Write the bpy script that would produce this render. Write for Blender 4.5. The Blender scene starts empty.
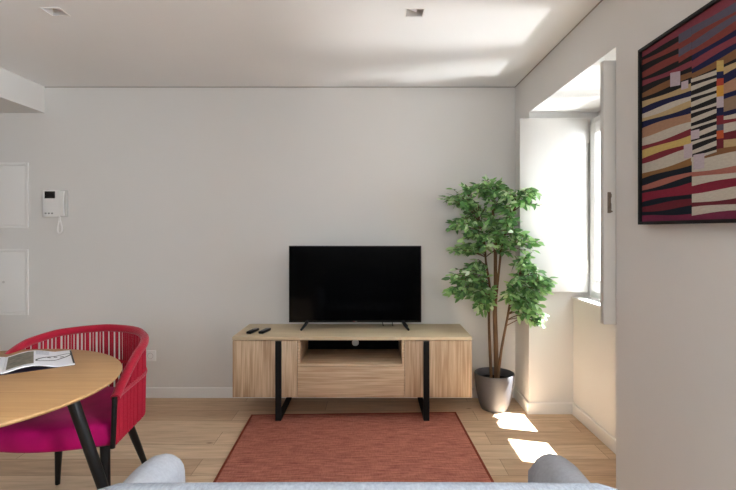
import bpy, bmesh, math, random
from mathutils import Vector, Matrix
random.seed(7)
PI = math.pi
scene = bpy.context.scene
COL = scene.collection

# ------------------------------------------------------------------ materials
def srgb(r, g, b):
    f = lambda c: (c/255/12.92) if c/255 <= .04045 else ((c/255+.055)/1.055)**2.4
    return (f(r), f(g), f(b), 1)

def mat(name, rgb, rough=.6, metal=0., spec=.5, noise=None, bump=None, sheen=0.):
    """noise=(scale, amount, stretch) colour mottling; bump=(scale, strength, stretch)"""
    m = bpy.data.materials.new(name); m.use_nodes = True
    n = m.node_tree.nodes; l = m.node_tree.links
    p = n['Principled BSDF']
    c = srgb(*rgb)
    p.inputs['Base Color'].default_value = c
    p.inputs['Roughness'].default_value = rough
    p.inputs['Metallic'].default_value = metal
    p.inputs['Specular IOR Level'].default_value = spec
    if sheen:
        p.inputs['Sheen Weight'].default_value = sheen
        p.inputs['Sheen Roughness'].default_value = .4
    tc = n.new('ShaderNodeTexCoord')
    def tex(scale, stretch, detail=4):
        mp = n.new('ShaderNodeMapping'); mp.inputs['Scale'].default_value = stretch
        l.new(tc.outputs['Object'], mp.inputs['Vector'])
        t = n.new('ShaderNodeTexNoise'); t.inputs['Scale'].default_value = scale; t.inputs['Detail'].default_value = detail
        l.new(mp.outputs['Vector'], t.inputs['Vector'])
        return t
    if noise:
        t = tex(noise[0], noise[2])
        r = n.new('ShaderNodeValToRGB'); a = noise[1]
        r.color_ramp.elements[0].position = .3; r.color_ramp.elements[1].position = .7
        r.color_ramp.elements[0].color = tuple(x*(1-a) for x in c[:3])+(1,)
        r.color_ramp.elements[1].color = tuple(min(1, x*(1+a)) for x in c[:3])+(1,)
        l.new(t.outputs['Fac'], r.inputs['Fac']); l.new(r.outputs['Color'], p.inputs['Base Color'])
    if bump:
        t = tex(bump[0], bump[2])
        b = n.new('ShaderNodeBump'); b.inputs['Strength'].default_value = bump[1]; b.inputs['Distance'].default_value = .004
        l.new(t.outputs['Fac'], b.inputs['Height']); l.new(b.outputs['Normal'], p.inputs['Normal'])
    return m

def wood(name, light, dark, axis, rough=.5, band=14., contrast=1.):
    """oak with cathedral grain running along axis 'x', 'y' or 'z'"""
    m = bpy.data.materials.new(name); m.use_nodes = True
    n = m.node_tree.nodes; l = m.node_tree.links; p = n['Principled BSDF']
    p.inputs['Roughness'].default_value = rough; p.inputs['Specular IOR Level'].default_value = .35
    tc = n.new('ShaderNodeTexCoord')
    st = {'x': (.12, 1, 1), 'y': (1, .12, 1), 'z': (1, 1, .12)}[axis]
    mp = n.new('ShaderNodeMapping'); mp.inputs['Scale'].default_value = st
    l.new(tc.outputs['Object'], mp.inputs['Vector'])
    nz = n.new('ShaderNodeTexNoise'); nz.inputs['Scale'].default_value = 4.5; nz.inputs['Detail'].default_value = 3
    nz.inputs['Distortion'].default_value = .6
    l.new(mp.outputs['Vector'], nz.inputs['Vector'])
    mu = n.new('ShaderNodeMath'); mu.operation = 'MULTIPLY'; mu.inputs[1].default_value = band*2
    l.new(nz.outputs['Fac'], mu.inputs[0])
    sn = n.new('ShaderNodeMath'); sn.operation = 'SINE'; l.new(mu.outputs[0], sn.inputs[0])
    mp2 = n.new('ShaderNodeMapping'); mp2.inputs['Scale'].default_value = tuple(.14 if s < 1 else 4.2 for s in st)
    l.new(tc.outputs['Object'], mp2.inputs['Vector'])
    fi = n.new('ShaderNodeTexNoise'); fi.inputs['Scale'].default_value = 22; fi.inputs['Detail'].default_value = 5
    l.new(mp2.outputs['Vector'], fi.inputs['Vector'])
    a = n.new('ShaderNodeMath'); a.operation = 'MULTIPLY_ADD'; a.inputs[1].default_value = .13*contrast; a.inputs[2].default_value = .5
    l.new(sn.outputs[0], a.inputs[0])
    b = n.new('ShaderNodeMath'); b.operation = 'MULTIPLY_ADD'; b.inputs[1].default_value = 1.7*contrast
    l.new(fi.outputs['Fac'], b.inputs[0])
    sb = n.new('ShaderNodeMath'); sb.operation = 'SUBTRACT'; sb.inputs[1].default_value = .85*contrast
    l.new(a.outputs[0], sb.inputs[0]); l.new(sb.outputs[0], b.inputs[2])
    r = n.new('ShaderNodeValToRGB')
    r.color_ramp.elements[0].color = srgb(*dark); r.color_ramp.elements[1].color = srgb(*light)
    r.color_ramp.elements[0].position = .15; r.color_ramp.elements[1].position = .85
    l.new(b.outputs[0], r.inputs['Fac']); l.new(r.outputs['Color'], p.inputs['Base Color'])
    bp = n.new('ShaderNodeBump'); bp.inputs['Strength'].default_value = .08; bp.inputs['Distance'].default_value = .002
    l.new(fi.outputs['Fac'], bp.inputs['Height']); l.new(bp.outputs['Normal'], p.inputs['Normal'])
    return m

def floor_mat():
    m = bpy.data.materials.new('oak_floor_planks'); m.use_nodes = True
    n = m.node_tree.nodes; l = m.node_tree.links; p = n['Principled BSDF']
    p.inputs['Roughness'].default_value = .42; p.inputs['Specular IOR Level'].default_value = .35
    tc = n.new('ShaderNodeTexCoord')
    mp = n.new('ShaderNodeMapping'); mp.inputs['Location'].default_value = (.35, .02, 0)
    l.new(tc.outputs['Object'], mp.inputs['Vector'])
    bk = n.new('ShaderNodeTexBrick')
    bk.offset = .37; bk.offset_frequency = 2
    bk.inputs['Scale'].default_value = 1; bk.inputs['Brick Width'].default_value = 1.75
    bk.inputs['Row Height'].default_value = .19; bk.inputs['Mortar Size'].default_value = .0012
    bk.inputs['Color1'].default_value = srgb(220, 192, 161); bk.inputs['Color2'].default_value = srgb(198, 165, 133)
    bk.inputs['Mortar'].default_value = srgb(120, 90, 66)
    l.new(mp.outputs['Vector'], bk.inputs['Vector'])
    mg = n.new('ShaderNodeMapping'); mg.inputs['Scale'].default_value = (.9, 9, 1)
    l.new(tc.outputs['Object'], mg.inputs['Vector'])
    g = n.new('ShaderNodeTexNoise'); g.inputs['Scale'].default_value = 3.2; g.inputs['Detail'].default_value = 7
    g.inputs['Roughness'].default_value = .6; g.inputs['Distortion'].default_value = .8
    l.new(mg.outputs['Vector'], g.inputs['Vector'])
    r = n.new('ShaderNodeValToRGB')
    r.color_ramp.elements[0].position = .3; r.color_ramp.elements[1].position = .7
    r.color_ramp.elements[0].color = (.74, .71, .68, 1); r.color_ramp.elements[1].color = (1.08, 1.08, 1.08, 1)
    l.new(g.outputs['Fac'], r.inputs['Fac'])
    # knots
    vo = n.new('ShaderNodeTexVoronoi'); vo.inputs['Scale'].default_value = 1.9
    mk = n.new('ShaderNodeMapping'); mk.inputs['Scale'].default_value = (.8, 1.6, 1)
    l.new(tc.outputs['Object'], mk.inputs['Vector']); l.new(mk.outputs['Vector'], vo.inputs['Vector'])
    rk = n.new('ShaderNodeValToRGB')
    rk.color_ramp.elements[0].position = .012; rk.color_ramp.elements[1].position = .045
    rk.color_ramp.elements[0].color = (.45, .38, .32, 1); rk.color_ramp.elements[1].color = (1, 1, 1, 1)
    l.new(vo.outputs['Distance'], rk.inputs['Fac'])
    m1 = n.new('ShaderNodeMixRGB'); m1.blend_type = 'MULTIPLY'; m1.inputs[0].default_value = 1
    l.new(bk.outputs['Color'], m1.inputs[1]); l.new(r.outputs['Color'], m1.inputs[2])
    m2 = n.new('ShaderNodeMixRGB'); m2.blend_type = 'MULTIPLY'; m2.inputs[0].default_value = 1
    l.new(m1.outputs[0], m2.inputs[1]); l.new(rk.outputs['Color'], m2.inputs[2])
    l.new(m2.outputs[0], p.inputs['Base Color'])
    b = n.new('ShaderNodeBump'); b.inputs['Strength'].default_value = .12; b.inputs['Distance'].default_value = .002
    l.new(g.outputs['Fac'], b.inputs['Height']); l.new(b.outputs['Normal'], p.inputs['Normal'])
    return m

def rug_mat():
    m = bpy.data.materials.new('terracotta_weave'); m.use_nodes = True
    n = m.node_tree.nodes; l = m.node_tree.links; p = n['Principled BSDF']
    p.inputs['Roughness'].default_value = .95; p.inputs['Specular IOR Level'].default_value = .1
    tc = n.new('ShaderNodeTexCoord')
    def ns(sc, scale):
        mp = n.new('ShaderNodeMapping'); mp.inputs['Scale'].default_value = sc
        l.new(tc.outputs['Object'], mp.inputs['Vector'])
        t = n.new('ShaderNodeTexNoise'); t.inputs['Scale'].default_value = scale; t.inputs['Detail'].default_value = 3
        l.new(mp.outputs['Vector'], t.inputs['Vector']); return t
    a = ns((.10, 1, 1), 105); b = ns((1, .2, 1), 130)
    mx = n.new('ShaderNodeMath'); mx.operation = 'MULTIPLY_ADD'; mx.inputs[1].default_value = .4
    l.new(b.outputs['Fac'], mx.inputs[0])
    hf = n.new('ShaderNodeMath'); hf.operation = 'MULTIPLY'; hf.inputs[1].default_value = .95
    l.new(a.outputs['Fac'], hf.inputs[0]); l.new(hf.outputs[0], mx.inputs[2])
    r = n.new('ShaderNodeValToRGB')
    r.color_ramp.elements[0].position = .48; r.color_ramp.elements[1].position = .84
    r.color_ramp.elements[0].color = srgb(146, 86, 74); r.color_ramp.elements[1].color = srgb(196, 128, 110)
    l.new(mx.outputs[0], r.inputs['Fac']); l.new(r.outputs['Color'], p.inputs['Base Color'])
    bp = n.new('ShaderNodeBump'); bp.inputs['Strength'].default_value = .5; bp.inputs['Distance'].default_value = .003
    l.new(mx.outputs[0], bp.inputs['Height']); l.new(bp.outputs['Normal'], p.inputs['Normal'])
    return m

def leaf_mat():
    m = bpy.data.materials.new('ficus_leaf'); m.use_nodes = True
    n = m.node_tree.nodes; l = m.node_tree.links; p = n['Principled BSDF']
    p.inputs['Roughness'].default_value = .42; p.inputs['Specular IOR Level'].default_value = .5
    g = n.new('ShaderNodeNewGeometry')
    r = n.new('ShaderNodeValToRGB'); cr = r.color_ramp
    cr.elements[0].position = 0; cr.elements[0].color = srgb(80, 112, 74)
    cr.elements[1].position = 1; cr.elements[1].color = srgb(218, 230, 204)
    for pos, c in ((.3, (100, 142, 84)), (.6, (132, 172, 106)), (.85, (174, 204, 144))):
        e = cr.elements.new(pos); e.color = srgb(*c)
    l.new(g.outputs['Random Per Island'], r.inputs['Fac']); l.new(r.outputs['Color'], p.inputs['Base Color'])
    tr = n.new('ShaderNodeBsdfTranslucent'); mx = n.new('ShaderNodeMixShader'); mx.inputs[0].default_value = .3
    hs = n.new('ShaderNodeHueSaturation'); hs.inputs['Saturation'].default_value = 1.15; hs.inputs['Value'].default_value = 1.5
    l.new(r.outputs['Color'], hs.inputs['Color']); l.new(hs.outputs['Color'], tr.inputs['Color'])
    l.new(p.outputs[0], mx.inputs[1]); l.new(tr.outputs[0], mx.inputs[2])
    l.new(mx.outputs[0], n['Material Output'].inputs['Surface'])
    return m

def glass_mat():
    m = bpy.data.materials.new('window_glass'); m.use_nodes = True
    n = m.node_tree.nodes; l = m.node_tree.links
    n.remove(n['Principled BSDF'])
    t = n.new('ShaderNodeBsdfTransparent'); t.inputs[0].default_value = (.97, .98, .98, 1)
    g = n.new('ShaderNodeBsdfGlossy'); g.inputs['Roughness'].default_value = .02
    mx = n.new('ShaderNodeMixShader'); mx.inputs[0].default_value = .05
    l.new(t.outputs[0], mx.inputs[1]); l.new(g.outputs[0], mx.inputs[2])
    l.new(mx.outputs[0], n['Material Output'].inputs['Surface'])
    return m

ONE = (1, 1, 1)
WALL = mat('warm_white_paint', (224, 222, 219), .9, spec=.2, noise=(1.2, .012, ONE), bump=(180, .03, ONE))
CEIL = mat('ceiling_paint', (238, 239, 240), .9, spec=.2, noise=(.9, .01, ONE))
TRIMW = mat('white_lacquer', (233, 232, 230), .45, spec=.4, noise=(2, .01, ONE))
SHUT = mat('white_shutter_paint', (204, 201, 196), .5, spec=.3, noise=(6, .012, (4, 1, .15)))
GAPSHADE = mat('painted_gap_shade', (158, 152, 146), .9, spec=.1, noise=(3, .05, ONE))  # grey that paints in the shade of the ceiling gap
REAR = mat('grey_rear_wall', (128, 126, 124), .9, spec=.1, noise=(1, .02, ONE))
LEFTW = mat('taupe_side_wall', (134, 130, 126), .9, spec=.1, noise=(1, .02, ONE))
FLOOR = floor_mat()
OAKZ = wood('oak_vertical_grain', (216, 193, 163), (172, 142, 112), 'z', contrast=1.15)
OAKX = wood('oak_horizontal_grain', (216, 193, 163), (176, 146, 116), 'x')
OAKTOP = wood('pale_oak_top', (220, 203, 172), (194, 172, 140), 'x', contrast=.6)
OAKT = wood('round_oak_top', (194, 152, 105), (170, 128, 84), 'x', contrast=.6, rough=.5)
BLACK = mat('black_powder_coat', (11, 10, 11), .55, spec=.25, noise=(30, .15, ONE))
BLKWOOD = mat('black_stained_wood', (12, 11, 12), .42, spec=.35, noise=(12, .2, (1, 1, .1)))
NICHE = mat('black_back_board', (9, 8, 8), .9, spec=.05, noise=(5, .2, ONE))
PLASTICK = mat('black_plastic', (9, 9, 10), .45, spec=.3, noise=(20, .1, ONE))
SCREEN = mat('tv_screen', (2, 2, 3), .1, spec=.12, noise=(2, .2, ONE))
RUG = rug_mat()
RUGEDGE = mat('rug_binding', (128, 62, 46), .95, spec=.1, noise=(60, .15, ONE))
ROPE = mat('red_rope', (164, 24, 48), .8, spec=.2, sheen=.25, noise=(60, .12, (1, 1, 3)), bump=(400, .5, (1, 1, .6)))
VELVET = mat('magenta_velvet', (172, 2, 92), .75, spec=.2, noise=(7, .22, ONE), sheen=.08)
SOFA = mat('pale_blue_grey_knit', (158, 163, 172), .95, spec=.1, noise=(150, .14, (1, .5, .5)), bump=(260, .5, (1, .5, .5)))
SOFAARM = mat('pale_grey_sofa_fabric', (172, 174, 181), .95, spec=.1, noise=(90, .06, ONE), bump=(300, .3, ONE))
POT = mat('anthracite_glazed_pot', (88, 87, 90), .48, spec=.5, noise=(3, .05, ONE))
SOIL = mat('dark_soil', (34, 28, 24), .95, spec=.1, noise=(40, .4, ONE), bump=(60, 1, ONE))
BARK = mat('ficus_bark', (112, 86, 62), .85, spec=.2, noise=(28, .35, (1, 1, .25)), bump=(40, .6, (1, 1, .3)))
LEAF = leaf_mat()
GLASS = glass_mat()
PLASTICW = mat('white_plastic', (240, 239, 237), .4, noise=(4, .01, ONE))
PLASTICG = mat('grey_plastic', (172, 169, 166), .4, noise=(4, .02, ONE))
LCD = mat('dark_display', (34, 28, 28), .25, noise=(3, .1, ONE))
PLASTICC = mat('pale_grey_plastic', (206, 204, 201), .4, noise=(4, .01, ONE))
GREYB = mat('grey_key', (150, 148, 146), .5, noise=(3, .03, ONE))
METAL = mat('aged_metal', (112, 98, 86), .45, metal=.7, noise=(20, .2, ONE))
CHROME = mat('satin_steel', (190, 188, 184), .3, metal=.9, noise=(8, .05, ONE))
PAPER = mat('magazine_paper', (236, 236, 242), .6, noise=(3, .01, ONE))
PHOTO = mat('printed_photograph', (118, 112, 98), .5, noise=(42, .55, (1, 2, 1)))
PHOTO2 = mat('printed_dark_photograph', (60, 60, 66), .5, noise=(30, .5, ONE))
INK = mat('printing_ink', (40, 38, 46), .6, noise=(6, .1, ONE))
INKG = mat('grey_text_ink', (176, 176, 188), .6, noise=(6, .05, ONE))
COVER = mat('navy_cover', (26, 26, 52), .35, noise=(6, .2, ONE))
STONE = mat('outside_sill_stone', (214, 208, 198), .6, noise=(12, .05, ONE))
LOGO = mat('small_red_mark', (150, 40, 50), .4, noise=(6, .02, ONE))
LAMPG = mat('lamp_diffuser', (236, 234, 240), .3, noise=(10, .03, ONE))
RECESS = mat('fitting_reflector', (205, 202, 200), .4, noise=(10, .03, ONE))

# ------------------------------------------------------------------ mesh builder
class MB:
    def __init__(s): s.bm = bmesh.new(); s.mats = []
    def mi(s, m):
        if m is None: return 0
        if m not in s.mats: s.mats.append(m)
        return s.mats.index(m)
    def face(s, vs, m=None):
        try: f = s.bm.faces.new(vs)
        except ValueError: return None
        f.material_index = s.mi(m); return f
    def poly(s, pts, m=None): return s.face([s.bm.verts.new(p) for p in pts], m)
    def box(s, x0, x1, y0, y1, z0, z1, bev=0., seg=2, m=None, mx=None):
        v = [s.bm.verts.new((x, y, z)) for x in (x0, x1) for y in (y0, y1) for z in (z0, z1)]
        F = [(0,1,3,2),(4,6,7,5),(0,4,5,1),(2,3,7,6),(0,2,6,4),(1,5,7,3)]
        fs = [s.face([v[i] for i in f], m) for f in F]
        if mx is not None:
            for q in v: q.co = mx @ q.co
        if bev:
            es = list({e for f in fs for e in f.edges})
            bmesh.ops.bevel(s.bm, geom=es, offset=bev, segments=seg, profile=.5, affect='EDGES', clamp_overlap=True)
        return s
    def loft(s, loops, closed=True, cap0=True, cap1=True, m=None):
        rows = [[s.bm.verts.new(p) for p in lp] for lp in loops]
        k = len(rows[0])
        for a, b in zip(rows, rows[1:]):
            for i in range(k if closed else k-1):
                s.face([a[i], a[(i+1) % k], b[(i+1) % k], b[i]], m)
        if cap0: s.face(rows[0][::-1], m)
        if cap1: s.face(rows[-1], m)
        return s
    def tube(s, pts, r, seg=8, m=None, closed=False):
        pts = [Vector(p) for p in pts]; n = len(pts)
        rr = r if isinstance(r, (list, tuple)) else [r]*n
        loops = []; up = None
        for i, p in enumerate(pts):
            if closed: t = (pts[(i+1) % n]-pts[i-1])
            else: t = pts[min(i+1, n-1)]-pts[max(i-1, 0)]
            t.normalize()
            if up is None:
                up = Vector((0, 0, 1)) if abs(t.z) < .9 else Vector((1, 0, 0))
            a = (up-t*up.dot(t)).normalized(); up = a; b = t.cross(a)
            loops.append([p+(a*math.cos(2*PI*j/seg)+b*math.sin(2*PI*j/seg))*rr[i] for j in range(seg)])
        if closed:
            loops.append(loops[0])
            return s.loft(loops, True, False, False, m)
        return s.loft(loops, True, True, True, m)
    def lathe(s, prof, seg=32, o=(0, 0, 0), m=None, cap0=True, cap1=True):
        loops = [[(o[0]+r*math.cos(2*PI*j/seg), o[1]+r*math.sin(2*PI*j/seg), o[2]+z) for j in range(seg)] for r, z in prof]
        return s.loft(loops, True, cap0, cap1, m)
    def build(s, name, material=None, parent=None, smooth=40, origin=None, fix=True):
        if fix: bmesh.ops.recalc_face_normals(s.bm, faces=s.bm.faces[:])
        me = bpy.data.meshes.new(name)
        if origin is not None:
            bmesh.ops.translate(s.bm, verts=s.bm.verts[:], vec=-Vector(origin))
        s.bm.to_mesh(me); s.bm.free()
        for m in (s.mats or [material]): me.materials.append(m)
        if smooth:
            for p in me.polygons: p.use_smooth = True
            me.set_sharp_from_angle(angle=math.radians(smooth))
        o = bpy.data.objects.new(name, me); COL.objects.link(o)
        if origin is not None: o.location = origin
        if parent: o.parent = parent
        return o

def thing(name, label, cat, loc=(0, 0, 0), rz=0., group=None):
    o = bpy.data.objects.new(name, None); COL.objects.link(o)
    o.empty_display_size = .1
    o.location = loc; o.rotation_euler = (0, 0, rz); o['label'] = label; o['category'] = cat
    if group: o['group'] = group
    return o
def tag(o, label, cat, group=None):
    o['label'] = label; o['category'] = cat
    if group: o['group'] = group
    return o
def struct(o): o['kind'] = 'structure'; return o

# ------------------------------------------------------------------ the room
# camera looks along +Y from (0, 0, 1.35); back wall at Y=3.87; right wall face at X=1.155
YB, XR, ZC, XL, YR = 3.87, 1.155, 2.503, -3.75, -2.4
N0, N1, NZ = 2.272, 3.53, 2.217          # window niche
W0, W1, WZ0, WZ1 = 2.475, 3.517, .86, 2.16   # outer opening
XO = 1.79
NB0, NB1 = -.75, .75                      # unseen second niche beside the camera, added for its light

struct(MB().box(XL, XO, YR, YB, -.12, 0).build('floor', FLOOR, smooth=0))
struct(MB().box(XL-.2, XO, YB, YB+.2, 0, ZC+.15).build('wall_back', WALL, smooth=0))
struct(MB().box(XL-.2, XL, YR, YB, 0, ZC+.15).build('wall_left', LEFTW, smooth=0))
RW0, RW1, RZ0, RZ1 = -1.5, .95, 1.2, 2.3   # unseen opening behind the camera, added to let in fill light
w = MB()
w.box(XL-.2, RW0, YR-.2, YR, 0, ZC+.15); w.box(RW1, XO, YR-.2, YR, 0, ZC+.15)
w.box(RW0, RW1, YR-.2, YR, 0, RZ0); w.box(RW0, RW1, YR-.2, YR, RZ1, ZC+.15)
struct(w.build('wall_rear', REAR, smooth=0))
w = MB()
w.box(RW0, RW0+.05, YR-.14, YR-.08, RZ0, RZ1); w.box(RW1-.05, RW1, YR-.14, YR-.08, RZ0, RZ1)
w.box(RW0, RW1, YR-.14, YR-.08, RZ0, RZ0+.05); w.box(RW0, RW1, YR-.14, YR-.08, RZ1-.05, RZ1)
w.box((RW0+RW1)/2-.03, (RW0+RW1)/2+.03, YR-.14, YR-.08, RZ0+.05, RZ1-.05)
wr = struct(w.build('window_3', TRIMW, smooth=0))  # unseen rear window, added for the fill light
g = MB(); g.box(RW0+.05, (RW0+RW1)/2-.03, YR-.113, YR-.107, RZ0+.05, RZ1-.05); g.build('pane', GLASS, wr, smooth=0)
g = MB(); g.box((RW0+RW1)/2+.03, RW1-.05, YR-.113, YR-.107, RZ0+.05, RZ1-.05); g.build('pane', GLASS, wr, smooth=0)
w = MB()
w.box(XR, XO, N1, YB, 0, ZC+.15)
w.box(XR, XO, NB1, N0, 0, ZC+.15)
w.box(XR, XO, YR, NB0, 0, ZC+.15)
w.box(XR, XO, N0, N1, NZ, ZC+.15); w.box(XR, XO, NB0, NB1, NZ, ZC+.15)
w.box(1.48, XO, N0, N1, 0, .845); w.box(1.48, XO, NB0, NB1, 0, .845)
for a, b, c, d in ((N0, N1, W0+.09, W1), (NB0, NB1, NB0+.12, NB1-.12)):
    w.box(1.66, XO, a, c, .845, NZ); w.box(1.66, XO, d, b, .845, NZ)
    w.box(1.66, XO, c, d, WZ1, NZ)
struct(w.build('wall_right', WALL, smooth=0))

# ceiling with two square cut-outs for the fittings
DL = [(-1.672, 2.535), (.226, 2.545)]; HS = .045
xs = sorted([XL, XO]+[x+s*HS for x, y in DL for s in (-1, 1)])
c = MB()
prev = XL
cuts = sorted(DL)
ye = YB-.006
xe = XR-.006
for (x, y) in cuts:
    c.box(prev, x-HS, YR, ye, ZC, ZC+.04)
    c.box(x-HS, x+HS, YR, y-HS, ZC, ZC+.04); c.box(x-HS, x+HS, y+HS, ye, ZC, ZC+.04)
    prev = x+HS
c.box(prev, xe, YR, ye, ZC, ZC+.04)
c.box(XL, XO, YR, YB, ZC+.11, ZC+.15)
struct(c.build('ceiling', CEIL, smooth=0))
struct(MB().box(XL, XR, YB-.006, YB, ZC-.004, ZC+.05).build('gap_shade_strip_1', GAPSHADE, smooth=0))  # solid strip coloured as the shadow line between ceiling and wall
struct(MB().box(XR-.006, XR, YR, YB-.006, ZC-.004, ZC+.05).build('gap_shade_strip_2', GAPSHADE, smooth=0))
# soffit box at the upper left
struct(MB().box(XL, -2.637, YR, YB, 2.294, ZC).build('trim_3', WALL, smooth=0))

def skirting(name, pts, h=.083, t=.014):
    """baseboard following a floor polyline, room on its left-hand side"""
    b = MB()
    for (x0, y0), (x1, y1) in (zip(pts, pts[1:]) if isinstance(pts[0][0], (int, float)) else pts):
        d = Vector((x1-x0, y1-y0, 0)); L = d.length; d.normalize(); nrm = Vector((-d.y, d.x, 0))
        p0 = Vector((x0, y0, 0)); p1 = Vector((x1, y1, 0))
        prof = [(0, 0), (t, 0), (t, h-.006), (t-.005, h), (0, h)]
        ls = [[p+nrm*a+Vector((0, 0, z)) for a, z in prof] for p in (p0, p1)]
        b.loft(ls)
    return struct(b.build(name, TRIMW, smooth=0))
skirting('baseboard_back', [(XR, YB), (XL, YB)])
skirting('baseboard_right', [((1.48, N0), (1.48, N1)), ((1.48, N1), (XR-.014, N1)), ((XR, N1), (XR, YB))])
skirting('baseboard_left', [(XL, YB), (XL, YR)])
skirting('baseboard_pier', [(XR, NB1), (XR, N0), (1.48, N0)])

# windows: frame, two casements, panes, sill
def window(i, y0, y1):
    root = bpy.data.objects.new('window_%d' % i, None); COL.objects.link(root); struct(root)
    z0, z1 = WZ0, WZ1; X0, X1 = 1.60, 1.66
    yc = (y0+y1)/2
    f = MB()
    f.box(X0, X1, y0, y0+.045, z0, z1, .004); f.box(X0, X1, y1-.045, y1, z0, z1, .004)
    f.box(X0, X1, y0+.045, y1-.045, z1-.045, z1, .004); f.box(X0, X1, y0+.045, y1-.045, z0, z0+.05, .004)
    f.build('window_frame', TRIMW, root)
    for a, b in ((y0+.047, yc), (yc, y1-.047)):
        k = MB(); s = .08; u0, u1 = z0+.052, z1-.047; xa, xb = 1.575, 1.64
        k.box(xa, xb, a, a+s, u0, u1, .006); k.box(xa, xb, b-s, b, u0, u1, .006)
        k.box(xa, xb, a+s, b-s, u1-s, u1, .006); k.box(xa, xb, a+s, b-s, u0, u0+s+.01, .006)
        cs = k.build('casement', TRIMW, root)
        g = MB(); g.box(1.605, 1.611, a+s-.004, b-s+.004, u0+s, u1-s+.004); g.build('pane', GLASS, cs, smooth=0)
    h = MB(); h.box(1.552, 1.575, yc-.012, yc+.012, 1.42, 1.5, .004); h.box(1.535, 1.552, yc-.01, yc+.01, 1.47, 1.6, .005)
    h.build('window_handle', CHROME, root)
    s = MB(); s.box(1.47, 1.60, max(y0-.25, N0+.002) if i == 1 else y0-.1, min(y1+.065, N1-.002) if i == 1 else y1+.1, .845, .862, .004)
    s.build('window_sill', TRIMW, root)
    e = MB(); e.box(1.66, XO+.03, y0+.095, y1-.002, .845, .862, .003); e.build('outer_sill', STONE, root)
    return root
window(1, W0, W1)
window(2, NB0+.12, NB1-.12)  # unseen window beside the camera, added to light the room

# ------------------------------------------------------------------ shutters
def shutter(x0, x1, y0, y1, label, latch_side=None):
    t = thing('shutter', label, 'shutter', ((x0+x1)/2, (y0+y1)/2, .9))
    dx, dy = (x1-x0)/2, (y1-y0)/2
    p = MB(); p.box(-dx, dx, -dy, dy, 0, 1.258, .004); p.build('panel', SHUT, t)
    for z in (.14, 1.08):
        h = MB(); h.lathe([(.009, 0), (.009, .09)], 10, (dx+.010, 0, z)); h.box(dx-.03, dx+.006, -dy-.003, -dy+.002, z, z+.09)
        h.build('hinge', SHUT, t)
    if latch_side is not None:
        g = MB(); X = -dx+.026
        y = -dy
        g.box(X-.008, X+.008, y-.004, y+.001, .53, .63, .002)
        g.lathe([(.005, .535), (.007, .55), (.007, .575), (.005, .58), (.005, .60), (.008, .607), (.008, .62), (.004, .625)], 10, (X, y-.008, 0))
        g.tube([(X, y-.008, .552), (X-.006, y-.02, .543), (X+.004, y-.024, .535)], .004, 8)
        g.build('latch', METAL, t)
    return t
shutter(1.070, 1.565, 3.475, 3.51, 'white shutter panel folded open behind the plant, against the far side of the window niche')
shutter(1.101, 1.565, 2.282, 2.318, 'narrow edge of the white near shutter panel, with a dark latch, beside the painting', latch_side=-1)

# ------------------------------------------------------------------ wall fittings
def access_panel(z0, z1, label, lock=False):
    t = thing('access_panel', label, 'wall panel', (-3.0, YB, z0), 0)
    H = z1-z0; a, b = -.235, .235
    f = MB(); w_ = .022; y0, y1 = -.012, 0
    f.box(a, a+w_, y0, y1, 0, H, .003); f.box(b-w_, b, y0, y1, 0, H, .003)
    f.box(a+w_, b-w_, y0, y1, 0, w_, .003); f.box(a+w_, b-w_, y0, y1, H-w_, H, .003)
    f.build('frame', TRIMW, t)
    d = MB(); d.box(a+w_+.003, b-w_-.003, -.009, 0, w_+.003, H-w_-.003, .003); d.build('door', TRIMW, t)
    if lock:
        k = MB(); k.tube([(.037, -.009, H*.5), (.037, -.0125, H*.5)], .010, 16); k.build('lock', PLASTICC, t)
access_panel(1.366, 1.892, 'white flush wall panel with a raised rim, upper of the two at left')
access_panel(.665, 1.197, 'white flush wall panel with a small round lock, lower of the two at left', True)

# video intercom with handset
t = thing('intercom', 'white video door phone with small dark screen and hanging cord loop, on the back wall', 'intercom', (-2.535, YB, 1.455))
MB().box(-.105, .03, -.028, 0, 0, .215, .006).build('base_unit', PLASTICW, t)
MB().box(-.085, -.002, -.031, -.026, .148, .205, .002).build('display', LCD, t)
b = MB()
for k in range(3): b.box(-.085+k*.026, -.069+k*.026, -.031, -.027, .022, .034, .002)
b.build('buttons', GREYB, t)
h = MB()
h.box(.036, .09, -.028, 0, 0, .215, .006)
h.build('handset_cradle', PLASTICC, t)
h = MB(); prof = []
for k in range(13):
    z = .008+.199*k/12; s = abs(k-6)/6
    prof.append([(x, y-.030-.012*(1-s**3), z) for x, y in ((.046, 0), (.046, -.016), (.08, -.016), (.08, 0))])
h.loft(prof); h.build('handset', PLASTICW, t, smooth=50)
cpts = [(.03, -.02, .0), (.022, -.018, -.03), (.012, -.016, -.075), (.01, -.016, -.11), (.022, -.016, -.132), (.04, -.016, -.12), (.046, -.016, -.085), (.038, -.017, -.05), (.033, -.02, -.02), (.034, -.022, .002)]
def smooth_path(pts, n=6, closed=False):
    pts = [Vector(p) for p in pts]; out = []; L = len(pts)
    for i in range(L if closed else L-1):
        g = lambda k: pts[k % L] if closed else pts[max(0, min(L-1, k))]
        p0, p1, p2, p3 = g(i-1), g(i), g(i+1), g(i+2)
        for j in range(n):
            u = j/n
            out.append(.5*((2*p1)+(p2-p0)*u+(2*p0-5*p1+4*p2-p3)*u*u+(3*p1-p0-3*p2+p3)*u**3))
    if not closed: out.append(pts[-1])
    return out
MB().tube(smooth_path(cpts), .006, 8).build('cord', PLASTICW, t)

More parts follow.
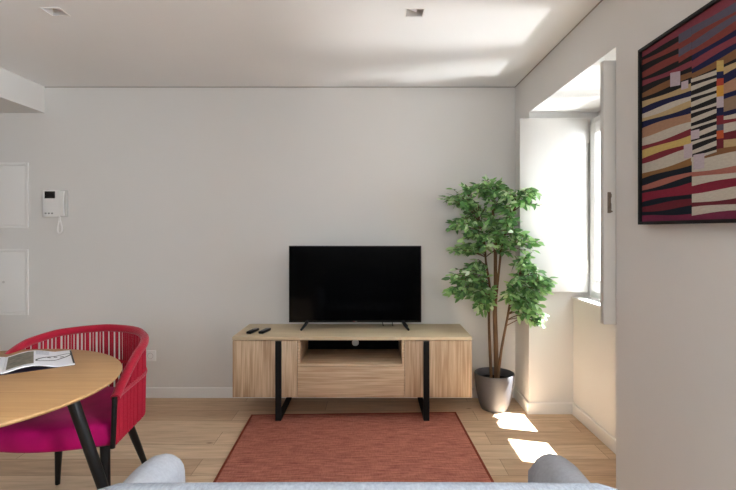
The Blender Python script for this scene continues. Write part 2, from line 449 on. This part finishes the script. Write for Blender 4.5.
# wall socket
t = thing('wall_socket', 'white square wall socket above the skirting beside the red chair', 'socket', (-1.782, YB, .338))
MB().box(-.043, .043, -.012, 0, -.043, .043, .003).build('cover_plate', PLASTICW, t)
k = MB(); loops = []
for r, y in ((.024, -.0122), (.0225, -.0135), (.021, -.0122), (.0205, -.0095)):
    loops.append([(r*math.cos(a*PI/12), y, r*math.sin(a*PI/12)) for a in range(24)])
k.loft(loops, cap0=False); k.build('insert', PLASTICG, t)
k = MB()
for s in (-1, 1): k.tube([(s*.0095, -.0062, 0), (s*.0095, -.0105, 0)], .0045, 10)
k.build('pin_holes', BLACK, t)

# recessed square downlights
for (x, y), lab in zip(DL, ('square recessed ceiling downlight, left one above the dining table', 'square recessed ceiling downlight, right one nearer the window')):
    t = thing('downlight', lab, 'ceiling light', (x, y, ZC), 0, None)
    f = MB(); o, i = .050, .0445
    f.box(-o, -i, -o, o, -.003, .001); f.box(i, o, -o, o, -.003, .001); f.box(-i, i, -o, -i, -.003, .001); f.box(-i, i, i, o, -.003, .001)
    f.build('bezel', TRIMW, t, smooth=0)
    r = MB()
    lo = [[(-q, -q, z), (q, -q, z), (q, q, z), (-q, q, z)] for q, z in ((i, 0), (i-.003, .05))]
    r.loft(lo, cap0=False); r.build('reflector', RECESS, t, smooth=0)
    d = MB(); mx = Matrix.Translation((-.01, 0, .03)) @ Matrix.Rotation(.35, 4, 'Y')
    d.box(-.026, .026, -.034, .034, -.006, .006, .003, mx=mx); d.build('lamp', LAMPG, t)

# ------------------------------------------------------------------ wall painting (wavy stripes)
XP = 1.118
PY0, PY1, PZ0, PZ1 = 1.235, 1.998, 1.3846, 2.090
def onwall(px, py, X=XP):
    Y = X*480/(px-372); return Y, 1.35+(230-py)*Y/480
t = thing('wall_painting', 'large abstract painting of wavy coloured stripes in a thin black frame on the right wall', 'painting', (XR, (PY0+PY1)/2, PZ0))
oy = (PY0+PY1)/2
f = MB(); fw = .012; xa, xb = -.042, 0
f.box(xa, xb, PY0-oy-fw, PY0-oy, -fw, PZ1-PZ0+fw); f.box(xa, xb, PY1-oy, PY1-oy+fw, -fw, PZ1-PZ0+fw)
f.box(xa, xb, PY0-oy, PY1-oy, -fw, 0); f.box(xa, xb, PY0-oy, PY1-oy, PZ1-PZ0, PZ1-PZ0+fw)
f.build('frame', BLACK, t, smooth=0)
PC = {'rose': (140, 66, 78), 'blk': (34, 32, 34), 'redb': (136, 66, 60), 'brn': (138, 98, 66), 'bei': (196, 170, 126), 'nav': (34, 36, 74),
      'crm': (206, 198, 184), 'tan': (180, 138, 112), 'red': (134, 48, 58), 'yel': (212, 184, 112), 'och': (148, 108, 66), 'dkn': (26, 34, 44),
      'sal': (176, 112, 98), 'crs': (140, 42, 62), 'mar': (112, 40, 50), 'plm': (126, 48, 76), 'sla': (94, 92, 108), 'tau': (150, 126, 104),
      'lil': (200, 186, 196), 'org': (196, 92, 52), 'ora': (186, 72, 56), 'amb': (216, 160, 70)}
PM = {k: mat('paint_'+k, v, .8, spec=.15, noise=(60, .07, (1, 1, 3)), bump=(300, .2, ONE)) for k, v in ((k, tuple(int(q*.9) for q in v)) for k, v in PC.items())}
cv = MB()
cv.box(-.03, -.004, PY0-oy, PY1-oy, 0, PZ1-PZ0, m=PM['rose'])
H = PZ1-PZ0
def clampz(z): return max(0, min(H, z))
def bands(ya, yb, pxa, pxb, data, off, last, wav=.004):
    """stripes between wall positions ya > yb; the data give image rows on the columns pxa / pxb"""
    data = data+[(None,)+last]
    n = 10; lines = []
    for k, (c_, ra, rb) in enumerate(data):
        Ya, za = onwall(pxa, ra); Yb, zb = onwall(pxb, rb); row = []
        ph = k*1.7
        for j in range(n+1):
            Y = ya+(yb-ya)*j/n; u = (Y-Ya)/(Yb-Ya)
            z = za+(zb-za)*u-PZ0+wav*math.sin(ph+Y*14)*(1 if 0 < k < len(data)-1 else 0)
            row.append((Y, z))
        lines.append((c_, row))
    for (c_, r0), (_, r1) in zip(lines, lines[1:]):
        for j in range(n):
            q = [(r0[j][0], r0[j][1]), (r0[j+1][0], r0[j+1][1]), (r1[j+1][0], r1[j+1][1]), (r1[j][0], r1[j][1])]
            q = [(-.03-off, y-oy, clampz(z)) for y, z in q]
            if q[0][2]-q[3][2] < 1e-5 and q[1][2]-q[2][2] < 1e-5: continue
            cv.poly(q, PM[c_])
YM = onwall(690, 100)[0]; Y67 = onwall(677, 50)[0]
left = [('rose', 46, 10), ('blk', 56, 30), ('redb', 60, 35), ('blk', 66, 40), ('redb', 72, 47), ('blk', 77, 56), ('rose', 81, 61), ('blk', 87, 65.5), ('brn', 92.5, 71),
        ('blk', 97, 78), ('bei', 102, 83), ('nav', 108, 89), ('crm', 113, 96), ('bei', 118, 101), ('nav', 122.5, 106), ('tan', 128, 112), ('crm', 137, 122), ('red', 146, 129),
        ('yel', 151, 134), ('red', 158, 143), ('crm', 163, 148), ('och', 174, 158), ('dkn', 179, 164), ('sal', 185, 172), ('dkn', 190, 176.5), ('crs', 194, 182), ('dkn', 202, 193),
        ('mar', 206, 199), ('dkn', 212, 206), ('plm', 216.5, 213)]
right = [('rose', 8, -20), ('sla', 27, 0), ('redb', 36, 9), ('sla', 42, 14), ('redb', 49, 20), ('nav', 56, 27), ('rose', 62, 34), ('nav', 68, 43), ('brn', 73, 48),
         ('blk', 80, 56), ('bei', 84, 61), ('nav', 92, 68), ('tan', 98, 76), ('nav', 106, 88), ('tau', 112, 95), ('nav', 119, 109), ('crm', 122, 112), ('red', 127, 117), ('crm', 132, 122),
         ('mar', 138, 130), ('bei', 143, 137), ('brn', 155, 145.5), ('crm', 160, 152), ('sal', 172, 165), ('crm', 178, 171), ('crs', 186, 178), ('crm', 193, 187), ('mar', 203, 197),
         ('crm', 208, 203), ('plm', 215, 211)]
bands(PY1, YM, 641, 690, left, .0006, (226, 224))
bands(YM, PY0, 690, 736, right, .0006, (224, 222))
bands(Y67, YM, 690, 736, right[1:5], .0012, (55, 26), 0)
# black and cream block with its small coloured squares
YA, YBk, YCk = onwall(689.5, 100)[0], onwall(715, 100)[0], onwall(722, 100)[0]
mid = []
for k in range(11):
    a = 79+k*7.9; mid += [('crm', a, a-9), ('blk', a+3.7, a-5.3)]
bands(YA, YBk, 690, 715, mid, .0018, (161, 152), .003)
sq = [('yel', 61), ('nav', 72), ('ora', 79), ('amb', 86), ('lil', 97), ('nav', 108), ('red', 116), ('sla', 125), ('org', 131), ('mar', 139)]
bands(YBk, YCk, 715, 722, [(c_, a, a-1) for c_, a in sq], .0018, (149, 148), 0)
for x0, x1, ya, yb in ((669, 679, 73, 87), (680, 687, 82, 90), (682.5, 691, 145, 159), (689.5, 698, 131, 140), (692, 703, 155, 170)):
    Y0, z0 = onwall(x0, ya); Y1, z1 = onwall(x1, ya-2); _, zb0 = onwall(x0, yb); _, zb1 = onwall(x1, yb-2)
    cv.poly([(-.0324, Y0-oy, z0-PZ0), (-.0324, Y1-oy, z1-PZ0), (-.0324, Y1-oy, zb1-PZ0), (-.0324, Y0-oy, zb0-PZ0)], PM['lil'])
cv.build('canvas', None, t, smooth=0, fix=False)

# ------------------------------------------------------------------ tv console
CX, CY = -.14, 3.39
t = thing('tv_console', 'long low oak television cabinet on black metal loop legs against the back wall', 'cabinet', (CX, CY, 0))
D = .445; hw = .845; z0, z1 = .168, .568
MB().box(-hw-.002, hw+.002, -.004, D+.02, .572, .596, .003).build('top_panel', OAKTOP, t)
nx0, nx1 = -.368, .352
c = MB()
c.box(-hw, -hw+.018, .02, D, z0, .572); c.box(hw-.018, hw, .02, D, z0, .572)
c.box(-hw+.018, hw-.018, .02, D, z0, z0+.018)
c.build('carcass', OAKZ, t, smooth=0)
for q0, q1 in ((nx0-.018, nx0), (nx1, nx1+.018)): MB().box(q0, q1, .0, D-.02, z0+.018, .572).build('divider', OAKX, t, smooth=0)
MB().box(nx0, nx1, .0, D-.02, .386, .404, .002).build('shelf', OAKX, t)
MB().box(-hw+.018, hw-.018, D-.02, D-.012, z0+.018, .572).build('back_panel', NICHE, t, smooth=0)
g = MB(); g.tube([(.008, D-.019, .456), (.008, D-.024, .456)], .027, 24); g.build('cable_grommet', PLASTICG, t)
for a, b in ((-hw, nx0-.021), (nx1+.021, hw)):
    MB().box(a, b, 0, .018, z0, z1, .0015).build('door', OAKZ, t)
MB().box(nx0-.018, nx1+.018, 0-.001, .018, z0, .384, .0015).build('drawer', OAKX, t)
for x in (-.519, .523):
    l = MB(); w_ = .0205
    l.box(x-w_, x+w_, -.02, -.004, 0.0095, .568, .001); l.box(x-w_, x+w_, -.004, D-.03, .0095, .021, .001)
    l.box(x-w_, x+w_, D-.03, D-.014, .0095, z0-.001, .001)
    l.build('loop_leg', BLACK, t, smooth=0)

# ------------------------------------------------------------------ television on the console
TZ = .596
t = thing('television', 'black flat screen television standing on the oak cabinet', 'television', (-.128, 3.655, TZ))
hw = .503; b0, b1 = .052, .634
MB().box(-hw, hw, -.012, .012, b0, b1, .003).build('bezel', PLASTICK, t)
MB().box(-hw+.07, hw-.07, .012, .055, b0+.03, b1-.18, .012).build('rear_housing', PLASTICK, t)
MB().box(-hw+.007, hw-.007, -.0135, -.0118, b0+.016, b1-.007).build('screen', SCREEN, t, smooth=0)
k = MB(); k.box(-.012, -.003, -.0135, -.0115, b0+.004, b0+.011); k.build('maker_mark', LOGO, t, smooth=0)
k = MB()
for j in range(2): k.box(.0+j*.008, .005+j*.008, -.0135, -.0115, b0+.005, b0+.010)
k.build('maker_lettering', GREYB, t, smooth=0)
for s in (-1, 1):
    f = MB(); xt, xbm = s*.362, s*.402
    for yy, sgn in ((-.075, -1), (.075, 1)):
        f.tube([(xt, sgn*.008, b0+.012), (xt+s*.012, sgn*.03, b0-.012), (xbm, yy, .008)], [.014, .012, .008], 8)
    f.build('foot', PLASTICK, t)
k = MB()
for x in (.21, .285):
    k.tube(smooth_path([(x, .03, b0+.05), (x, .03, b0-.01), (x+.004, .06, b0-.035), (x+.006, .10, .006), (x+.006, .16, .004)]), .003, 6)
k.build('cable', BLACK, t)

# remotes
def remote(x, y, rz, label, ring):
    t = thing('remote_control', label, 'remote control', (x, y, TZ), rz, None)
    MB().box(-.019, .019, -.07, .07, 0, .018, .006, 3).build('body', PLASTICK, t)
    if ring:
        k = MB(); loops = []
        for r, z in ((.0175, .0178), (.0175, .0195), (.007, .0195), (.007, .0178)):
            loops.append([(r*math.cos(a*PI/10), .028+r*math.sin(a*PI/10), z) for a in range(20)])
        k.loft(loops, cap0=False, cap1=False); k.build('ring_pad', GREYB, t)
    k = MB()
    for r_ in range(5 if not ring else 3):
        for q in (-1, 0, 1): k.box(q*.011-.0035, q*.011+.0035, -.055+r_*.018, -.047+r_*.018, .0175, .0195, .001, 1)
    k.build('keys', GREYB if not ring else INK, t)
    if not ring: MB().box(-.012, .012, .045, .056, .0175, .019).build('light_key', PLASTICG, t)
remote(-.880, 3.545, -.22, 'black remote control with a round pale pad, left of the two on the cabinet', True)
remote(-.793, 3.55, -.22, 'slim black remote control with rows of keys, right of the two on the cabinet', False)

# ------------------------------------------------------------------ rug
t = tag(bpy.data.objects.new('rug', None), 'terracotta woven rug on the oak floor in front of the cabinet', 'rug'); COL.objects.link(t)
t.location = (-.1, 2.62, 0); t.rotation_euler = (0, 0, .033)
MB().box(-.735, .735, -.875, .885, 0, .008, .002).build('weave', RUG, t)
b = MB()
b.box(-.749, -.735, -.875, .885, 0, .009, .002); b.box(.735, .749, -.875, .885, 0, .009, .002)
b.box(-.749, .749, .885, .897, 0, .009, .002); b.box(-.749, .749, -.887, -.875, 0, .009, .002)
b.build('binding', RUGEDGE, t)

# ------------------------------------------------------------------ potted ficus
PX, PYc = .925, 3.63
t = thing('potted_ficus', 'tall artificial ficus tree with dense green leaves in a dark grey pot beside the cabinet', 'plant', (PX, PYc, 0))
p = MB()
prof = [(.088, 0), (.098, .004), (.112, .04), (.128, .10), (.140, .17), (.1475, .235), (.149, .262), (.147, .272), (.142, .272), (.139, .262), (.134, .215)]
p.lathe(prof, 48, cap1=False); p.build('pot', POT, t, smooth=60)
s = MB(); rows = []
for r in (.135, .09, .045, .003):
    rows.append([(r*math.cos(a*PI/16), r*math.sin(a*PI/16), .215+.014*(1-r/.135)+random.uniform(-.004, .004)) for a in range(32)])
s.loft(rows, cap0=False); s.build('soil', SOIL, t)
def at(px, py, Y): return Vector(((px-372)*Y/480-PX, Y-PYc, 1.35+(230-py)*Y/480))
trunk = smooth_path([at(497, 384, 3.62), at(496, 350, 3.62), at(495, 315, 3.63), at(495.5, 280, 3.62), at(495, 240, 3.63), at(493, 212, 3.63), at(495, 192, 3.62)], 6)
n = len(trunk)
MB().tube(trunk, [.0205-.013*i/n for i in range(n)], 12).build('trunk', BARK, t)
st2 = smooth_path([at(491.5, 384, 3.66), at(490, 350, 3.66), at(489, 318, 3.66), at(490, 290, 3.67), at(486, 262, 3.66), at(484, 240, 3.66), at(478, 215, 3.64)], 5)
MB().tube(st2, [.012-.006*i/len(st2) for i in range(len(st2))], 10).build('trunk', BARK, t)
st3 = smooth_path([at(498, 382, 3.58), at(501, 352, 3.57), at(507, 320, 3.55), at(512, 295, 3.5), at(520, 276, 3.44)], 5)
MB().tube(st3, [.011-.004*i/len(st3) for i in range(len(st3))], 10).build('trunk', BARK, t)
st4 = smooth_path([at(496, 300, 3.61), at(499, 270, 3.6), at(503, 240, 3.58), at(512, 215, 3.54), at(518, 200, 3.5)], 5)
MB().tube(st4, [.010-.004*i/len(st4) for i in range(len(st4))], 10).build('trunk', BARK, t)

def ok(pt):
    x, y, z = pt.x+PX, pt.y+PYc, pt.z
    if y > 3.845 or y < 3.2: return False
    if x > 1.04 and y > 3.455: return False
    if x > 1.13 and y > 3.50: return False
    if x < .735 and y > 3.36 and z < .62: return False
    return True
def leaf(mb, base, d, up, L, W):
    d = d.normalized(); side = d.cross(up)
    if side.length < 1e-3: side = d.cross(Vector((1, 0, 0)))
    side.normalize(); nr = side.cross(d)
    v = lambda u, w_, h: mb.bm.verts.new(base+d*(L*u)+side*(W*w_)+nr*(L*h))
    droop = random.uniform(-.02, .12)
    c0 = v(0, 0, 0); c1 = v(.3, 0, .03); c2 = v(.62, 0, .02-droop*.4); c3 = v(1, 0, -droop)
    l1 = v(.26, .40, .07); l2 = v(.56, .46, .06-droop*.4); l3 = v(.84, .22, -droop*.6)
    r1 = v(.26, -.40, .07); r2 = v(.56, -.46, .06-droop*.4); r3 = v(.84, -.22, -droop*.6)
    for q in ((c0, l1, c1), (c1, l1, l2, c2), (c2, l2, l3, c3), (c0, c1, r1), (c1, c2, r2, r1), (c2, c3, r3, r2)): mb.face(list(q))
def rnd(): return Vector((random.gauss(0, 1), random.gauss(0, 1), random.gauss(0, 1)))
def spray(root, clusters, twigs, per):
    """twigs fan out from a point on the stem to points in ellipsoids; leaves sit along each twig"""
    tw = MB(); lf = MB()
    for (px, py, Y, rx, ry, rz_, k) in clusters:
        for _ in range(round(k*1.3)):
            for tr in range(40):
                d = rnd().normalized()*random.random()**.38
                tip = at(px+d.x*rx, py+d.z*rz_, Y+d.y*ry)
                if ok(tip): break
            else: continue
            r0 = min(root, key=lambda q: (q-tip).length+max(0, q.z-tip.z+.03)*1.2)
            mid = (r0+tip)*.5+Vector((0, 0, .03))+rnd()*.015
            path = smooth_path([r0, mid, tip], 5)
            tw.tube(path, [.0035-.0022*i/len(path) for i in range(len(path))], 5)
            m_ = len(path)
            for j in range(per):
                u = .42+.58*(j+.6*random.random())/per
                i = min(m_-2, int(u*(m_-1))); b_ = path[i].lerp(path[i+1], u*(m_-1)-i)
                dr = (path[i+1]-path[i]).normalized()
                sd = dr.cross(Vector((0, 0, 1))).normalized()*(1 if j % 2 else -1)
                dd = dr*.5+sd*.75+rnd()*.38+Vector((0, -.12, -.22))
                L = random.uniform(.048, .080)
                if not ok(b_+dd.normalized()*L*1.1): continue
                leaf(lf, b_, dd, (Vector((0, -.55, .8))+rnd()*.45), L, L*.41)
            dd = (path[-1]-path[-2]).normalized()+rnd()*.2
            if ok(path[-1]+dd.normalized()*.07): leaf(lf, path[-1], dd, Vector((0, -.5, .8))+rnd()*.3, random.uniform(.05, .078), .03)
    tw.build('branch', BARK, t); lf.build('foliage', LEAF, t, smooth=60, fix=False)
# crown
spray([p for p in trunk[-14:]]+st4[-10:]+st2[-10:], [
    (452, 197, 3.62, 9, .06, 5, 4), (533, 195, 3.39, 8, .05, 5, 4),
    (468, 196, 3.60, 22, .14, 17, 16), (486, 190, 3.58, 18, .16, 12, 10), (508, 200, 3.55, 22, .16, 15, 14), (527, 199, 3.40, 13, .05, 10, 7),
    (462, 228, 3.60, 15, .14, 13, 11), (482, 222, 3.56, 22, .16, 20, 16), (509, 226, 3.52, 18, .15, 20, 14), (530, 243, 3.38, 11, .05, 10, 7),
    (472, 248, 3.60, 14, .12, 9, 7), (514, 246, 3.48, 14, .1, 10, 7), (490, 236, 3.52, 20, .1, 14, 9), (454, 250, 3.6, 8, .08, 4, 4)], 0, 9)
# lower left
spray(st2[6:22], [(462, 280, 3.60, 19, .12, 13, 13), (478, 288, 3.58, 14, .13, 16, 12), (455, 294, 3.57, 12, .1, 8, 7), (480, 305, 3.57, 12, .1, 9, 7), (474, 269, 3.6, 10, .1, 9, 5)], 0, 9)
# lower right
spray(st3[6:]+st4[:8], [(522, 277, 3.42, 14, .10, 15, 12), (539, 284, 3.35, 13, .07, 14, 11), (546, 283, 3.33, 6, .05, 8, 5), (524, 299, 3.40, 17, .09, 15, 12), (533, 315, 3.36, 9, .07, 14, 8), (511, 293, 3.46, 9, .09, 13, 6), (526, 262, 3.40, 10, .07, 8, 5)], 0, 9)

# ------------------------------------------------------------------ dining table
TX, TY, TR = -1.615, 1.84, .584
t = thing('dining_table', 'round oak dining table with black splayed legs at lower left', 'table', (TX, TY, 0))
prof = [(.002, .728), (TR-.03, .728), (TR-.006, .737), (TR, .744), (TR-.001, .749), (TR-.004, .751), (.002, .751)]
MB().lathe(prof, 96).build('tabletop', OAKT, t, smooth=50)
f = MB()
f.lathe([(.37, .700), (.37, .728)], 48); f.build('under_frame', BLACK, t, smooth=50)
for a in (13, 133, 253):
    a = math.radians(a); c_, s_ = math.cos(a), math.sin(a)
    l = MB()
    def P(r, tn, z): return (r*c_-tn*s_, r*s_+tn*c_, z)
    l.tube([P(.40, 0, .726), P(.498, .005, .40), P(.615, .01, .004)], [.0235, .0225, .016], 16)
    l.build('leg', BLKWOOD, t)

# open magazine on the table
t = thing('magazine', 'open magazine with a grey photograph and a line drawing, lying on the round table', 'magazine', (-1.318, 2.13, .751))
uv_u = Vector((-.575, .818, 0)).normalized(); uv_v = Vector((-.843, -.537, 0)); uv_v = (uv_v-uv_u*uv_v.dot(uv_u)).normalized()
PW, PH = .255, .305
def hgt(a, lift=0):  # height profile over distance a from the right-hand edge
    u = a/PW
    if u <= 1: return .004+.018*math.sin(PI*min(1, max(0, (u-.25)/.75)))**1.3+.004*u
    return .008+.012*math.sin(PI*min(1, (u-1)/.8))
def pg(a, b, dz=0): return uv_v*a+uv_u*b+Vector((0, 0, hgt(a)+dz))
def sheet(a0, a1, b0, b1, dz, m, mb, n=14):
    rows = [[mb.bm.verts.new(pg(a0+(a1-a0)*i/n, b, dz)) for i in range(n+1)] for b in (b0, b1)]
    for i in range(n): mb.face([rows[0][i], rows[0][i+1], rows[1][i+1], rows[1][i]], m)
def block(a0, a1, mb, m, lo=-.004):
    n = 24; loops = []
    for i in range(n+1):
        a = a0+(a1-a0)*i/n
        h = hgt(a)
        loops.append([uv_v*a+Vector((0, 0, max(.0015, h+lo))), uv_v*a+uv_u*PH+Vector((0, 0, max(.0015, h+lo))), uv_v*a+uv_u*PH+Vector((0, 0, h)), uv_v*a+Vector((0, 0, h))])
    mb.loft(loops, m=m)
p = MB(); block(0, PW, p, PAPER)
sheet(.150, .246, .035, .282, .0005, PHOTO, p)
for k in range(7): sheet(.09, .142, .285-k*.012, .291-k*.012, .0005, INKG, p, 6)
sheet(0, .006, .02, PH-.01, .0006, INK, p, 2)
# outline drawing of a long oval
el = []
for k in range(40):
    a = 2*PI*k/40; el.append((max(.004, .072+.066*math.cos(a)+.021*math.sin(a)), .152-.072*math.cos(a)+.019*math.sin(a)))
for k in range(40):
    (a0, b0), (a1, b1) = el[k], el[(k+1) % 40]
    dx, dy = a1-a0, b1-b0; L = math.hypot(dx, dy) or 1; nx, ny = -dy/L*.004, dx/L*.004
    p.poly([pg(a0-nx, b0-ny, .0007), pg(a1-nx, b1-ny, .0007), pg(a1+nx, b1+ny, .0007), pg(a0+nx, b0+ny, .0007)], INK)
for a0, b0 in ((.085, .15), (.06, .17), (.035, .165)): sheet(a0, a0+.014, b0, b0+.014, .0007, INK, p, 2)
p.build('right_page', None, t, smooth=40)
p = MB(); block(PW+.001, PW*2, p, PAPER); sheet(PW+.02, PW*2-.02, .05, .28, .0006, PHOTO2, p); p.build('left_page', None, t, smooth=40)
c = MB()
c.loft([[uv_v*a+uv_u*b+Vector((0, 0, z)) for b, z in ((-.002, 0), (PH+.002, 0), (PH+.002, .0014), (-.002, .0014))] for a in (-.002, PW*2+.002)])
c.build('cover', COVER, t, smooth=0)

# ------------------------------------------------------------------ red rope armchair
t = thing('dining_armchair', 'red woven rope armchair with magenta velvet seat and black legs at the round table', 'chair', (-1.470, 2.40, 0), .09)
R = .302
def plan(s, k=1.):
    """s in 0..1 around the back from the right front post to the left one"""
    st = .30; arc = PI*R; Lt = 2*st+arc; d = s*Lt
    if d < st: x, y = R+.004*(1-d/st)**2, -st+d
    elif d > st+arc: x, y = -R-.004*((d-st-arc)/st)**2, -(d-st-arc)
    else:
        a = (d-st)/R; x, y = R*math.cos(a), R*math.sin(a)
    return x*k, y*k
def rimz(s):
    q = abs(s-.5)*2          # 0 rear .. 1 front
    pts = [(0, .800), (.3, .793), (.5, .772), (.65, .742), (.8, .690), (.92, .640), (1, .605)]
    for (a, za), (b, zb) in zip(pts, pts[1:]):
        if q <= b: u = (q-a)/(b-a); u = u*u*(3-2*u) if b == 1 else u; return za+(zb-za)*u
    return pts[-1][1]
N = 64
rim = [(plan(i/N)[0], plan(i/N)[1], rimz(i/N)) for i in range(N+1)]
MB().tube(rim, [.021]*(N+1), 10).build('rim', ROPE, t)
MB().tube([(plan(i/N, 1.01)[0], plan(i/N, 1.01)[1], .612-.012*abs(i/N-.5)) for i in range(N+1)], .0105, 8).build('rail', ROPE, t)
ring = [(plan(i/N, .96)[0], plan(i/N, .96)[1], .398) for i in range(N+1)]
MB().tube(ring, .012, 8).build('seat_ring', BLKWOOD, t)
w = MB(); M = 100
for i in range(M):
    s = min(.994, max(.006, .008+.984*i/(M-1)+random.uniform(-.0032, .0032)))
    x0, y0 = plan(s); x1, y1 = plan(s, .985); x2, y2 = plan(s, .965)
    w.tube([(x0, y0, rimz(s)-.004), (x1*1.02, y1*1.02, min(.616, rimz(s)-.02)), (x2*1.03, y2*1.03, .395)], .0058, 6)
w.build('rope_weave', ROPE, t)
for s in (-1, 1):
    f = MB(); f.tube([(s*(R+.003), -.303, .612), (s*(R+.000), -.305, .50), (s*(R-.006), -.303, .385)], [.0115, .0115, .011], 10)
    f.build('front_post', BLKWOOD, t)
# seat cushion
def outline(k, dz, n=48):
    out = []
    for i in range(n+1):
        x, y = plan(i/n); x *= k; y = y*k
        out.append((x, y, dz))
    return out
front = [(x, -.30-.055*math.sin(PI*j/12)) for j, x in [(j, -.30+.6*j/12) for j in range(1, 12)]]
def seatloop(k, z, cy=-.02):
    pts = [plan(i/44) for i in range(45)]+front
    return [(x*k, (y-cy)*k+cy, z) for x, y in pts]
c = MB()
c.loft([seatloop(.86, .384), seatloop(.925, .388), seatloop(.945, .402), seatloop(.95, .428), seatloop(.945, .454), seatloop(.92, .473), seatloop(.85, .485), seatloop(.6, .49), seatloop(.3, .49)])
c.build('seat_cushion', VELVET, t, smooth=70)
MB().box(-.22, .22, -.24, .22, .362, .386, .006).build('seat_base', BLKWOOD, t)
for x, y, fx, fy in ((-.235, -.24, -.262, -.275), (.235, -.24, .262, -.275), (-.14, .10, -.185, .165), (.19, .10, .262, .225)):
    l = MB(); l.tube([(x, y, .372), ((x+fx)/2, (y+fy)/2, .19), (fx, fy, .003)], [.0215, .018, .012], 12); l.build('leg', BLKWOOD, t)

# ------------------------------------------------------------------ sofa (camera looks over its back)
SX = -.056
t = thing('sofa', 'small pale blue grey fabric sofa seen over the top of its back in the foreground', 'sofa', (SX, 1.25, 0))
def rbox(x0, x1, y0, y1, z0, z1, b, seg=5): return MB().box(x0, x1, y0, y1, z0, z1, b, seg)
k = MB(); loops = []
W = .615; n = 26
for i in range(n+1):
    x = -W+2*W*i/n; e = abs(x)/W
    drop = .0 if e < .86 else .075*((e-.86)/.14)**2.2
    inset = .0 if e < .86 else .045*((e-.86)/.14)**2
    top = .803-drop+.004*math.cos(x*2.2); y0, y1 = -.30+inset, -.165-inset
    prof = [(y0+.02, .14), (y0, .18), (y0, top-.06)]
    for a in range(9):
        th = PI*(1-a/8); prof.append(((y0+y1)/2+(y1-y0)/2*math.cos(th), top-.06+.06*math.sin(th)))
    prof += [(y1, top-.06), (y1+.04, .45), (y1+.03, .14)]
    loops.append([(x+.026, y, z) for y, z in prof])
k.loft(loops); k.build('backrest', SOFA, t, smooth=60)
for s in (-1, 1):
    # arm: rounded ridge whose front end curves down
    k = MB(); loops = []; n = 18
    for i in range(n+1):
        u = i/n; y = -.16+.52*u
        e = max(0, (u-.66)/.34)
        top = .654-.10*(1-math.sqrt(max(0, 1-e**2.2)))-.02*(1-u)
        hwid = .070-.034*e**2.5; xc = s*(.620-.010*u)+(.022 if s < 0 else 0); fl = .02*s
        prof = [(xc-hwid*.9, .15), (xc-hwid, .30), (xc-hwid+fl*.4, top-hwid*1.1)]
        for a in range(1, 8):
            th = PI*(1-a/8); prof.append((xc+fl+hwid*math.cos(th), top-hwid*1.1+hwid*1.1*math.sin(th)))
        prof += [(xc+hwid+fl, top-hwid*1.1), (xc+hwid+.4*fl, .30), (xc+hwid*.9, .15)]
        loops.append([(x, y, z) for x, z in prof])
    k.loft(loops); k.build('arm', SOFAARM, t, smooth=60)
rbox(-.55, .55, -.165, .33, .28, .43, .045).build('seat_cushion', SOFAARM, t, smooth=60)
rbox(-.56, .56, -.27, .31, .14, .28, .015).build('base', SOFAARM, t, smooth=60)
for x in (-.5, .5):
    for y in (-.22, .25):
        l = MB(); l.tube([(x, y, .145), (x*1.04, y*1.05, .0)], [.022, .014], 12); l.build('leg', BLKWOOD, t)

# ------------------------------------------------------------------ light
def area(name, loc, rot, sx, sy, power, colr=(1, 1, 1)):
    l = bpy.data.lights.new(name, 'AREA'); l.shape = 'RECTANGLE'; l.size = sx; l.size_y = sy; l.energy = power; l.color = colr
    o = bpy.data.objects.new(name, l); COL.objects.link(o); o.location = loc; o.rotation_euler = rot; return o
def aim(o, d): o.rotation_euler = Vector(d).to_track_quat('-Z', 'Y').to_euler()
sun = bpy.data.lights.new('sun', 'SUN'); sun.energy = 50; sun.angle = math.radians(.6); sun.color = (.95, .97, 1)
so = bpy.data.objects.new('sun', sun); COL.objects.link(so); so.location = (6, 1, 8); aim(so, (-.42, .112, -1))
a = area('sky_light_window', (2.7, 2.8, 1.9), (0, 0, 0), 2.2, 2.2, 60, (.87, .93, 1)); aim(a, (-1, .05, -.2))
a = area('fill_lamp_second_window', (2.7, 0, 1.8), (0, 0, 0), 2.2, 2.2, 540, (.88, .94, 1)); aim(a, (-1, .12, -.1))  # lamp added outside the unseen second window to light the room
a = area('ceiling_patch_lamp', (2.75, 2.80, .15), (0, 0, 0), .22, .16, 38, (1, .98, .96)); aim(a, (-1.9, .3, 2.2))  # lamp added low outside to throw the bright patches onto the ceiling
a = area('fill_lamp_rear_window', ((RW0+RW1)/2, YR-.7, 1.95), (0, 0, 0), 2.6, 1.5, 45, (.88, .94, 1)); aim(a, (0, 1, -.12))  # fill lamp added behind the unseen rear window
world = bpy.data.worlds.new('world'); scene.world = world; world.use_nodes = True
bg = world.node_tree.nodes['Background']; bg.inputs['Color'].default_value = (.88, .94, 1, 1); bg.inputs['Strength'].default_value = 2.2

# ------------------------------------------------------------------ camera
cam = bpy.data.cameras.new('camera'); cam.sensor_width = 36; cam.lens = 480/736*36
cam.shift_x = -4/736; cam.shift_y = -15/736; cam.clip_start = .02
co = bpy.data.objects.new('camera', cam); COL.objects.link(co); co.location = (0, 0, 1.35); co.rotation_euler = (PI/2, 0, 0)
scene.camera = co
scene.view_settings.view_transform = 'Standard'
scene.view_settings.look = 'None'
scene.view_settings.exposure = .85
scene.cycles.use_denoising = True
scene.cycles.max_bounces = 10; scene.cycles.diffuse_bounces = 6; scene.cycles.transparent_max_bounces = 16
scene.cycles.caustics_reflective = False; scene.cycles.caustics_refractive = False
scene.cycles.sample_clamp_indirect = 6
